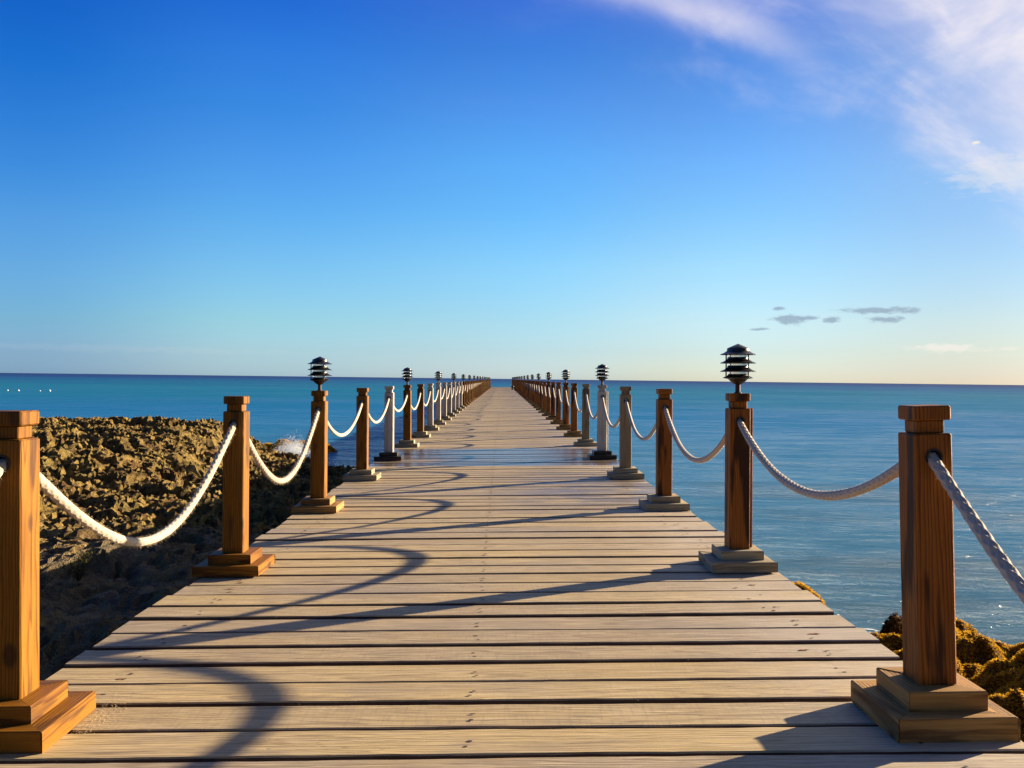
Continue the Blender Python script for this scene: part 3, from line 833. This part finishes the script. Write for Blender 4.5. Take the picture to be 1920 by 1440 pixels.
for side in ('left', 'right'):
    for k in range(0, NPOST):
        a = HOLES[side, k] + Vector((0, HP - .02, 0)); b = HOLES[side, k + 1] - Vector((0, HP - .02, 0))
        sag = SAG.get((side, k), .27 + .1 * random.Random(k * 3 + len(side)).random())
        n, ns, bump = (640, 36, True) if k <= 2 else (260, 16, True) if k <= 5 else (28, 8, False) if k < 20 else (12, 6, False)
        r = .0195 if k <= 2 else .018
        pts = rope_path(a, b, sag, n)
        org = pts[0].copy(); pts = [p - org for p in pts]
        o = link('rope', rope_mesh(pts, r, ns, bump, (.86, .15) if side == 'left' else (.78, .26)), M_rope, None, org)
        lab = RW.get((side, k))
        if not lab:
            lab = ('white rope hanging between posts %s and %s of the %s row' % (ORD[k], ORD[k + 1], side)) if k < 20 else 'tiny white rope in the far crowded end of the %s row' % side
        tag(o, lab, 'rope', ('ropes hanging along the %s row' if k < 20 else 'far ropes of the %s row') % side)
        if k <= 2:
            f = link('fuzz', fuzz_mesh(pts, r, 5200 if side == 'left' else 3200, .013 if side == 'left' else .007, k), M_fuzz, o)
            f['kind'] = 'stuff'

# ------------------------------------------------------------------ seaweed rocks
def lump(name, cx, cy, rx, ry, top, seed, mat, n=60, m=60, base=-2.4):
    u = np.linspace(-1, 1, n); gx, gy = np.meshgrid(u, u)
    # square-to-disc mapping
    X = gx * np.sqrt(1 - gy ** 2 / 2); Y = gy * np.sqrt(1 - gx ** 2 / 2)
    r = np.hypot(X, Y)
    H = (1 - r ** 2.6).clip(0) ** .6
    nz = fbm(X * rx * 1.4 + seed, Y * ry * 1.4, 4, seed)
    z = base + (top - base) * H * (1 + .18 * nz) 
    pit = worley(X * rx * 2.3 + seed, Y * ry * 2.3, seed)
    z -= .09 * sstep(.35, .75, pit) * H
    z -= .055 * sstep(.22, .62, worley(X * rx * 6.2 + seed, Y * ry * 6.2, seed + 1)) * H
    wx = X * rx * (1 + .18 * fbm(X * 2 + seed, Y * 2, 3, seed + 2)); wy = Y * ry * (1 + .18 * fbm(X * 2, Y * 2 + seed, 3, seed + 4))
    V = np.stack([wx.ravel(), wy.ravel(), z.ravel()], 1)
    F = [(j * n + i, j * n + i + 1, (j + 1) * n + i + 1, (j + 1) * n + i) for j in range(n - 1) for i in range(n - 1)]
    return V, F, n
def seaweed_rock(cx, cy, rx, ry, top, seed, label, tufts, fl=.05, mat=None, n=70):
    root = bpy.data.objects.new('seaweed_rock', None); COL.objects.link(root); root.location = (cx, cy, SEA); root.empty_display_size = .3
    tag(root, label, 'rock', 'rocks covered in seaweed')
    V, F, n = lump('rock', cx, cy, rx, ry, top - SEA, seed, None, n=n, base=-.7)
    me = mesh('rock', V, F, True); link('rock', me, M_weedrock, root)
    rr = random.Random(seed); TV = []; TF = []; tone = []
    Vn = np.array(V)
    cand = [f for f in F if Vn[list(f)][:, 2].mean() > -.15]
    wts = []
    for f in cand:
        q = Vn[list(f)]; wts.append(float(np.linalg.norm(np.cross(q[1] - q[0], q[3] - q[0]))) + 1e-6)
    for f in rr.choices(cand, weights=wts, k=tufts):
        a, b, c, d = [Vector(V[i]) for i in f]
        s, t = rr.random(), rr.random(); p = a.lerp(b, s).lerp(d.lerp(c, s), t)
        nrm = (b - a).cross(d - a).normalized()
        tn = rr.random() * .6 + .4 * (.5 + .5 * math.sin(p.x * 7 + 3 * math.sin(p.y * 5)))
        for q in range(3):
            dr = (nrm + Vector((rr.uniform(-1, 1), rr.uniform(-1, 1), rr.uniform(-.5, .6))) * .9).normalized()
            L = fl * rr.uniform(.5, 1.3); w = dr.cross(Vector((rr.random() - .5, rr.random() - .5, rr.random() - .5))).normalized() * fl * .13
            bI = len(TV); m = p + dr * L * .55; e = p + dr * L + Vector((0, 0, -L * .25))
            TV += [p - w * .5, p + w * .5, m + w, m - w, e]; TF += [(bI, bI + 1, bI + 2, bI + 3), (bI + 3, bI + 2, bI + 4)]
            tone += [tn * .4, tn * .4, tn * .8, tn * .8, tn]
    me = mesh('seaweed', TV, TF); at = me.attributes.new('tone', 'FLOAT', 'POINT'); at.data.foreach_set('value', tone)
    link('seaweed', me, mat or M_weed, root)
    return root
seaweed_rock(3.50, 5.75, 1.75, 3.3, -.64, 3, 'large rock covered with golden brown seaweed below the foreground right post', 80000, .026, n=150)
seaweed_rock(3.70, 8.55, .27, .36, -1.0, 5, 'small blackish seaweed rock standing just left behind the foreground right post', 3500, .035, mat=M_darkweed, n=40)
seaweed_rock(4.02, 12.2, .40, .6, -1.42, 8, 'tiny tip of orange seaweed rock beside the deck edge before the first right lamp post', 1800, .05, n=30)
seaweed_rock(-7.9, 35.6, 2.0, 1.0, -1.32, 12, 'low brown seaweed rock far out beyond the rocky shore, behind the splash', 9000, .10, n=60)

# ------------------------------------------------------------------ wave splash and foam
def splash(cx, cy, w, h, n, seed):
    rr = random.Random(seed); V = []; F = []
    for _ in range(n):
        x = rr.gauss(0, w * .42); 
        z = abs(rr.gauss(0, 1)) * h * .5 * math.exp(-(x / w) ** 2) ; y = rr.gauss(0, .35)
        s = rr.uniform(.004, .020) * (1.5 if z < h * .35 else .6)
        b = len(V)
        ang = [rr.uniform(-1, 1) for _ in range(6)]
        V += [(x + s + ang[0] * s * .5, y, z), (x - s, y + ang[1] * s * .5, z), (x, y + s, z + ang[2] * s * .5), (x + ang[3] * s * .5, y - s, z), (x, y + ang[4] * s * .5, z + s), (x, y, z - s)]
        for f in ((0, 2, 4), (2, 1, 4), (1, 3, 4), (3, 0, 4), (2, 0, 5), (1, 2, 5), (3, 1, 5), (0, 3, 5)): F.append(tuple(b + i for i in f))
    nb = 26; b0 = len(V)
    for j in range(nb):
        for i in range(nb):
            u_ = i / (nb - 1) * 2 - 1; v_ = j / (nb - 1) * 2 - 1; q_ = max(0, 1 - u_ * u_ - v_ * v_)
            V.append((u_ * w * .95 + rr.gauss(0, .015), v_ * .45 + rr.gauss(0, .015), -.03 + h * .62 * q_ ** .7 * (.55 + .9 * rr.random() * (1 - abs(u_)))))
    for j in range(nb - 1):
        for i in range(nb - 1):
            F.append((b0 + j * nb + i, b0 + j * nb + i + 1, b0 + (j + 1) * nb + i + 1, b0 + (j + 1) * nb + i))
    me = mesh('wave_splash', V, F)
    o = link('wave_splash', me, M_foam, None, (cx, cy, SEA)); return o
tag(splash(-6.9, 30.6, .85, .60, 42000, 3), 'white splash of a wave breaking against the rocks on the left', 'splash', kind='stuff')
tag(splash(-8.6, 34.2, .9, .14, 2000, 4), 'thin line of white foam before the far seaweed rock', 'foam', kind='stuff')

# sand blown onto the deck round the left foreground post
def sand():
    rr = random.Random(21); V = []; F = []
    for i in range(620):
        if i < 480: x = -1.42 + rr.gauss(0, .035); y = 3.30 + rr.gauss(0, .13)
        else: x = rr.uniform(-1.6, 1.4); y = rr.uniform(2.7, 7)
        if x < -1.455 and abs(y - Y0) < .21: continue
        s_ = rr.uniform(.0006, .0018); z = dz(x) + .001; b = len(V)
        V += [(x - s_, y, z), (x, y - s_, z), (x + s_, y, z), (x, y + s_, z), (x, y, z + s_ * 1.3)]
        F += [(b, b + 1, b + 4), (b + 1, b + 2, b + 4), (b + 2, b + 3, b + 4), (b + 3, b, b + 4)]
    return link('sand_grains', mesh('sand_grains', V, F), simple('pale_sand', (.62, .50, .32), .8))
tag(sand(), 'pale sand grains scattered on the planks beside the left foreground post', 'sand', kind='stuff')

# ------------------------------------------------------------------ shrub in the shade
def shrub(cx, cy, cz, r, h, n, label, seed):
    root = bpy.data.objects.new('shrub', None); COL.objects.link(root); root.location = (cx, cy, cz)
    tag(root, label, 'shrub')
    rr = random.Random(seed); V = []; F = []; tone = []; SV = MB()
    for s in range(16):
        a = rr.random() * 6.28; tip = Vector((r * rr.uniform(.3, 1) * math.cos(a), r * rr.uniform(.3, 1) * math.sin(a), h * rr.uniform(.5, 1)))
        w = Vector((.004, 0, 0)); w2 = Vector((0, .004, 0))
        SV.add([-w, w, tip + w * .3, tip - w * .3], [(0, 1, 2, 3)]); SV.add([-w2, w2, tip + w2 * .3, tip - w2 * .3], [(0, 1, 2, 3)])
        for _ in range(n // 16):
            p = tip * rr.uniform(.2, 1.05) + Vector((rr.gauss(0, .03), rr.gauss(0, .03), rr.gauss(0, .03)))
            d = Vector((rr.uniform(-1, 1), rr.uniform(-1, 1), rr.uniform(-.2, 1))).normalized(); L = rr.uniform(.02, .045)
            w_ = d.cross(Vector((0, .3, 1))).normalized() * L * .18; b = len(V); tn = rr.random()
            V += [p, p + d * L * .5 + w_, p + d * L, p + d * L * .5 - w_]; F.append((b, b + 1, b + 2, b + 3)); tone += [tn] * 4
    me = mesh('leaves', V, F); at = me.attributes.new('tone', 'FLOAT', 'POINT'); at.data.foreach_set('value', tone)
    link('leaves', me, M_shrub, root); link('stems', SV.build('stems'), M_under, root)
shrub(-4.35, 9.6, -.95, .22, .34, 700, 'small sparse olive shrub in the shade beside the leftmost post', 4)

# ------------------------------------------------------------------ buoys, bollard
def buoy_mesh():
    mb = MB(); mb.lathe([(.02, -.16), (.11, -.12), (.165, -.04), (.175, .04), (.15, .12), (.09, .17), (.04, .185), (.035, .25), (.05, .27), (.02, .29)], 18)
    me = mb.build('buoy'); auto_smooth(me, 50); return me
BW = ['leftmost of the four small white buoys on the sea at left', 'second white buoy from the left on the sea', 'third white buoy from the left, smallest of four on the sea', 'rightmost of the four small white buoys on the sea at left']
bm_ = buoy_mesh()
for i, (px, s) in enumerate(((20, .75), (40, .9), (80, .62), (98, 1.0))):
    Yb = 150.0
    o = link('buoy', bm_, M_white, None, ((px - 941) / 1734 * Yb, Yb, SEA + .04)); o.scale = (s, s, s)
    tag(o, BW[i], 'buoy', 'white buoys in a line on the sea')
mb = MB(); mb.lathe([(.15, .0), (.15, .03), (.10, .05), (.09, .24), (.13, .30), (.16, .34), (.15, .40), (.06, .43)], 20)
me = mb.build('bollard'); auto_smooth(me, 40)
tag(link('bollard', me, M_dark, None, (1.17, 100.5, dz(1.17) + .002)), 'squat black bollard on the deck near the far end, inside the right row', 'bollard')

# ------------------------------------------------------------------ world, sun, camera
w = bpy.data.worlds.new('World'); scn.world = w; w.use_nodes = True
nt = w.node_tree; nt.nodes.clear()
class WT(NT):
    def __init__(s, t): s.t = t
W = WT(nt)
sky = W.n('ShaderNodeTexSky'); sky.sky_type = 'NISHITA'; sky.sun_disc = False
sky.sun_elevation = R(SUN_EL); sky.sun_rotation = R(SUN_AZ); sky.altitude = 0; sky.air_density = 1.0; sky.dust_density = .35; sky.ozone_density = 3.0
gen = W.n('ShaderNodeTexCoord').outputs['Generated']
sp = W.n('ShaderNodeSeparateXYZ'); W.l(gen, sp.inputs[0])
dx, dy, dzz = sp.outputs
el = W.math('ARCSINE', dzz)                      # elevation, radians
az = W.math('ARCTAN2', dx, dy)                   # 0 ahead along the pier, + to the right
TINTS = [
    (-0.484, [(0.004, (0.357, 0.633, 1.352)), (0.049, (0.348, 0.578, 1.166)), (0.122, (0.333, 0.594, 0.979)), (0.242, (0.317, 0.61, 0.976)), (0.362, (0.267, 0.603, 0.997)), (0.48, (0.164, 0.542, 1.02)), (0.595, (0.113, 0.489, 1.026)), (0.708, (0.058, 0.436, 1.028)), (0.815, (0.045, 0.379, 1.011))]),
    (-0.260, [(0.011, (0.553, 0.837, 1.44)), (0.06, (0.538, 0.779, 1.22)), (0.14, (0.523, 0.797, 1.032)), (0.271, (0.46, 0.79, 1.058)), (0.402, (0.346, 0.747, 1.094)), (0.529, (0.276, 0.674, 1.131)), (0.654, (0.182, 0.602, 1.116)), (0.775, (0.146, 0.548, 1.163)), (0.89, (0.092, 0.441, 1.125))]),
    (-0.001, [(0.019, (0.614, 0.817, 1.291)), (0.07, (0.564, 0.74, 1.09)), (0.152, (0.554, 0.756, 0.979)), (0.288, (0.515, 0.812, 1.013)), (0.423, (0.385, 0.768, 1.056)), (0.554, (0.338, 0.744, 1.102)), (0.682, (0.3, 0.634, 1.064)), (0.807, (0.205, 0.525, 1.015)), (0.924, (0.216, 0.444, 1.017))]),
    (0.215, [(0.025, (0.625, 0.739, 0.977)), (0.074, (0.595, 0.696, 0.93)), (0.155, (0.654, 0.742, 0.888)), (0.288, (0.605, 0.773, 0.878)), (0.419, (0.486, 0.741, 0.917)), (0.548, (0.418, 0.691, 0.975)), (0.673, (0.349, 0.597, 0.933)), (0.795, (0.282, 0.518, 0.894)), (0.91, (0.276, 0.447, 0.915))]),
    (0.501, [(0.031, (0.444, 0.496, 0.682)), (0.075, (0.472, 0.513, 0.636)), (0.147, (0.507, 0.541, 0.638)), (0.267, (0.507, 0.574, 0.675)), (0.385, (0.494, 0.576, 0.699)), (0.501, (0.525, 0.602, 0.723)), (0.615, (0.532, 0.578, 0.727)), (0.726, (0.566, 0.615, 0.766)), (0.832, (0.69, 0.64, 0.786))]),
]
CIRRUS = (4.7, 4.45, 4.8); DARKCLOUD = (1.6, 2.1, 2.7); LIGHTCLOUD = (4.8, 4.6, 4.2)
e01 = W.mr(el, 0, .42)
tint = None; pa = None
for a_, st in TINTS:
    r_ = W.ramp(e01, st)
    tint = r_ if tint is None else W.mix(W.mr(az, pa, a_, 0, 1, True), tint, r_)
    pa = a_
skyc = W.mix(1.0, sky.outputs[0], tint, 'MULTIPLY')
skyc = W.mix(W.mr(dy, .35, -.45, 0, .62, True), skyc, (0.01, 0.02, 0.04))   # sky behind the camera darkened to cut fill light on the post fronts
# thin cirrus over the upper right, drawn out along a falling curve
az2 = W.math('MULTIPLY', W.math('MULTIPLY', az, az), .85)
bb = W.math('ADD', el, az2)                       # constant along the lower edge of the veil (about 0.415)
cv = W.n('ShaderNodeCombineXYZ'); W.l(W.math('MULTIPLY', az, 6.0), cv.inputs[0]); W.l(W.math('MULTIPLY', W.math('ADD', el, W.math('MULTIPLY', az2, .8)), 13.0), cv.inputs[1])
cir = W.noise(cv.outputs[0], 1.0, 9, .62, .25)
cv2 = W.n('ShaderNodeCombineXYZ'); W.l(W.math('MULTIPLY', az, 5.0), cv2.inputs[0]); W.l(W.math('MULTIPLY', el, 8.0), cv2.inputs[1])
soft = W.noise(cv2.outputs[0], 1.3, 5, .55, .4)
edge = W.mr(W.math('ADD', bb, W.math('ADD', W.math('MULTIPLY', W.math('SUBTRACT', cir, .5), .20), W.math('MULTIPLY', W.math('SUBTRACT', soft, .5), .22))), .345, .545, 0, 1, True)
strength = W.math('MULTIPLY', W.mr(az, -.02, .52, .0, 1), W.mr(az, .9, 1.6, 1, 0, True))
strength = W.math('MULTIPLY', strength, W.mr(el, .6, 1.1, 1, 0, True))
body = W.math('ADD', .30, W.math('MULTIPLY', W.mr(W.math('ADD', W.math('MULTIPLY', cir, .6), W.math('MULTIPLY', soft, .4)), .38, .66, 0, 1, True), .9))
dens = W.math('MULTIPLY', W.math('MULTIPLY', edge, strength), body)
core = W.math('MULTIPLY', W.mr(W.math('ADD', az, el), .58, .80, 0, 1, True), W.mr(soft, .3, .6, .5, 1, True))
core = W.math('MULTIPLY', W.math('MULTIPLY', core, edge), W.mr(az, .9, 1.5, 1, 0, True))
dens = W.math('MAXIMUM', dens, W.math('MULTIPLY', core, W.mr(el, .6, 1.1, 1, 0, True)))
sd_ = W.math('DIVIDE', W.math('SUBTRACT', W.math('ADD', bb, W.math('MULTIPLY', W.math('SUBTRACT', cir, .5), .03)), .409), .017)
strk = W.math('POWER', 2.718, W.math('MULTIPLY', W.math('MULTIPLY', sd_, sd_), -1.0))
strk = W.math('MULTIPLY', strk, W.math('MULTIPLY', W.mr(az, .0, .20, 0, .5, True), W.mr(az, .22, .36, 1, 0, True)))
dens = W.math('ADD', dens, strk)
skyc = W.mix(W.math('MULTIPLY', dens, 1.0, clamp=True), skyc, CIRRUS)
# small clouds, each an uneven patch at its own bearing and height
def patch(skyc, x, y, wd, ht, col, amt):
    a0 = math.atan2(x - 941 + .012 * (y - 711), 1734); e0 = math.atan2(711 - y + .012 * (x - 941), math.hypot(1734, x - 941))
    wv_ = W.n('ShaderNodeCombineXYZ'); W.l(W.math('MULTIPLY', az, 60), wv_.inputs[0]); W.l(W.math('MULTIPLY', el, 170), wv_.inputs[1]); wv_.inputs[2].default_value = x * .37
    nz = W.noise(wv_.outputs[0], 1.0, 5, .65)
    u_ = W.math('DIVIDE', W.math('SUBTRACT', az, a0), wd / 2 / 1734); v_ = W.math('DIVIDE', W.math('SUBTRACT', el, e0), ht / 2 / 1734)
    d_ = W.math('SQRT', W.math('ADD', W.math('MULTIPLY', u_, u_), W.math('MULTIPLY', v_, v_)))
    f_ = W.mr(W.math('ADD', d_, W.math('MULTIPLY', W.math('SUBTRACT', nz, .5), 2.6)), .35, 1.15, amt, 0, True)
    return W.mix(f_, skyc, col)
for p_ in ((1660, 582, 150, 14), (1662, 599, 62, 12), (1484, 600, 76, 20), (1460, 579, 26, 8), (1562, 600, 34, 12), (1428, 618, 40, 7), (1520, 597, 40, 9)):
    skyc = patch(skyc, *p_, DARKCLOUD, .8)
for p_ in ((1778, 654, 130, 15, .8), (1835, 265, 15, 6, .9), (1900, 322, 200, 70, .32), (1895, 655, 60, 8, .5), (240, 655, 700, 14, .05)):
    skyc = patch(skyc, *p_[:4], LIGHTCLOUD, p_[4])
bg = W.n('ShaderNodeBackground'); W.l(skyc, bg.inputs[0]); bg.inputs[1].default_value = .055
wo = W.n('ShaderNodeOutputWorld'); W.l(bg.outputs[0], wo.inputs[0])

sd = bpy.data.lights.new('sun', 'SUN'); sd.energy = 5.0; sd.angle = R(.53); sd.color = (1.0, .80, .55)
so = bpy.data.objects.new('sun', sd); COL.objects.link(so)
S = Vector((math.sin(R(SUN_AZ)) * math.cos(R(SUN_EL)), math.cos(R(SUN_AZ)) * math.cos(R(SUN_EL)), math.sin(R(SUN_EL))))
so.rotation_euler = S.to_track_quat('Z', 'Y').to_euler(); so.location = (30, 15, 12)

cam = bpy.data.cameras.new('camera'); co = bpy.data.objects.new('camera', cam); COL.objects.link(co); scn.camera = co
cam.sensor_width = 36; cam.lens = 1734 / 1920 * 36; cam.clip_end = 200000; cam.clip_start = .05
yaw, pitch, roll = .0110, .0055, .0120
fwd = Vector((math.sin(yaw) * math.cos(pitch), math.cos(yaw) * math.cos(pitch), -math.sin(pitch)))
r0 = fwd.cross(Vector((0, 0, 1))).normalized(); u0 = r0.cross(fwd)
r = r0 * math.cos(roll) + u0 * math.sin(roll); u = u0 * math.cos(roll) - r0 * math.sin(roll)
m = Matrix((r, u, -fwd)).transposed().to_4x4(); m.translation = (0, 0, 1.2); co.matrix_world = m

scn.render.engine = 'CYCLES'
scn.view_settings.view_transform = 'Standard'; scn.view_settings.look = 'None'
scn.view_settings.exposure = 1.8; scn.view_settings.gamma = 1
scn.render.resolution_x = 1024; scn.render.resolution_y = 768
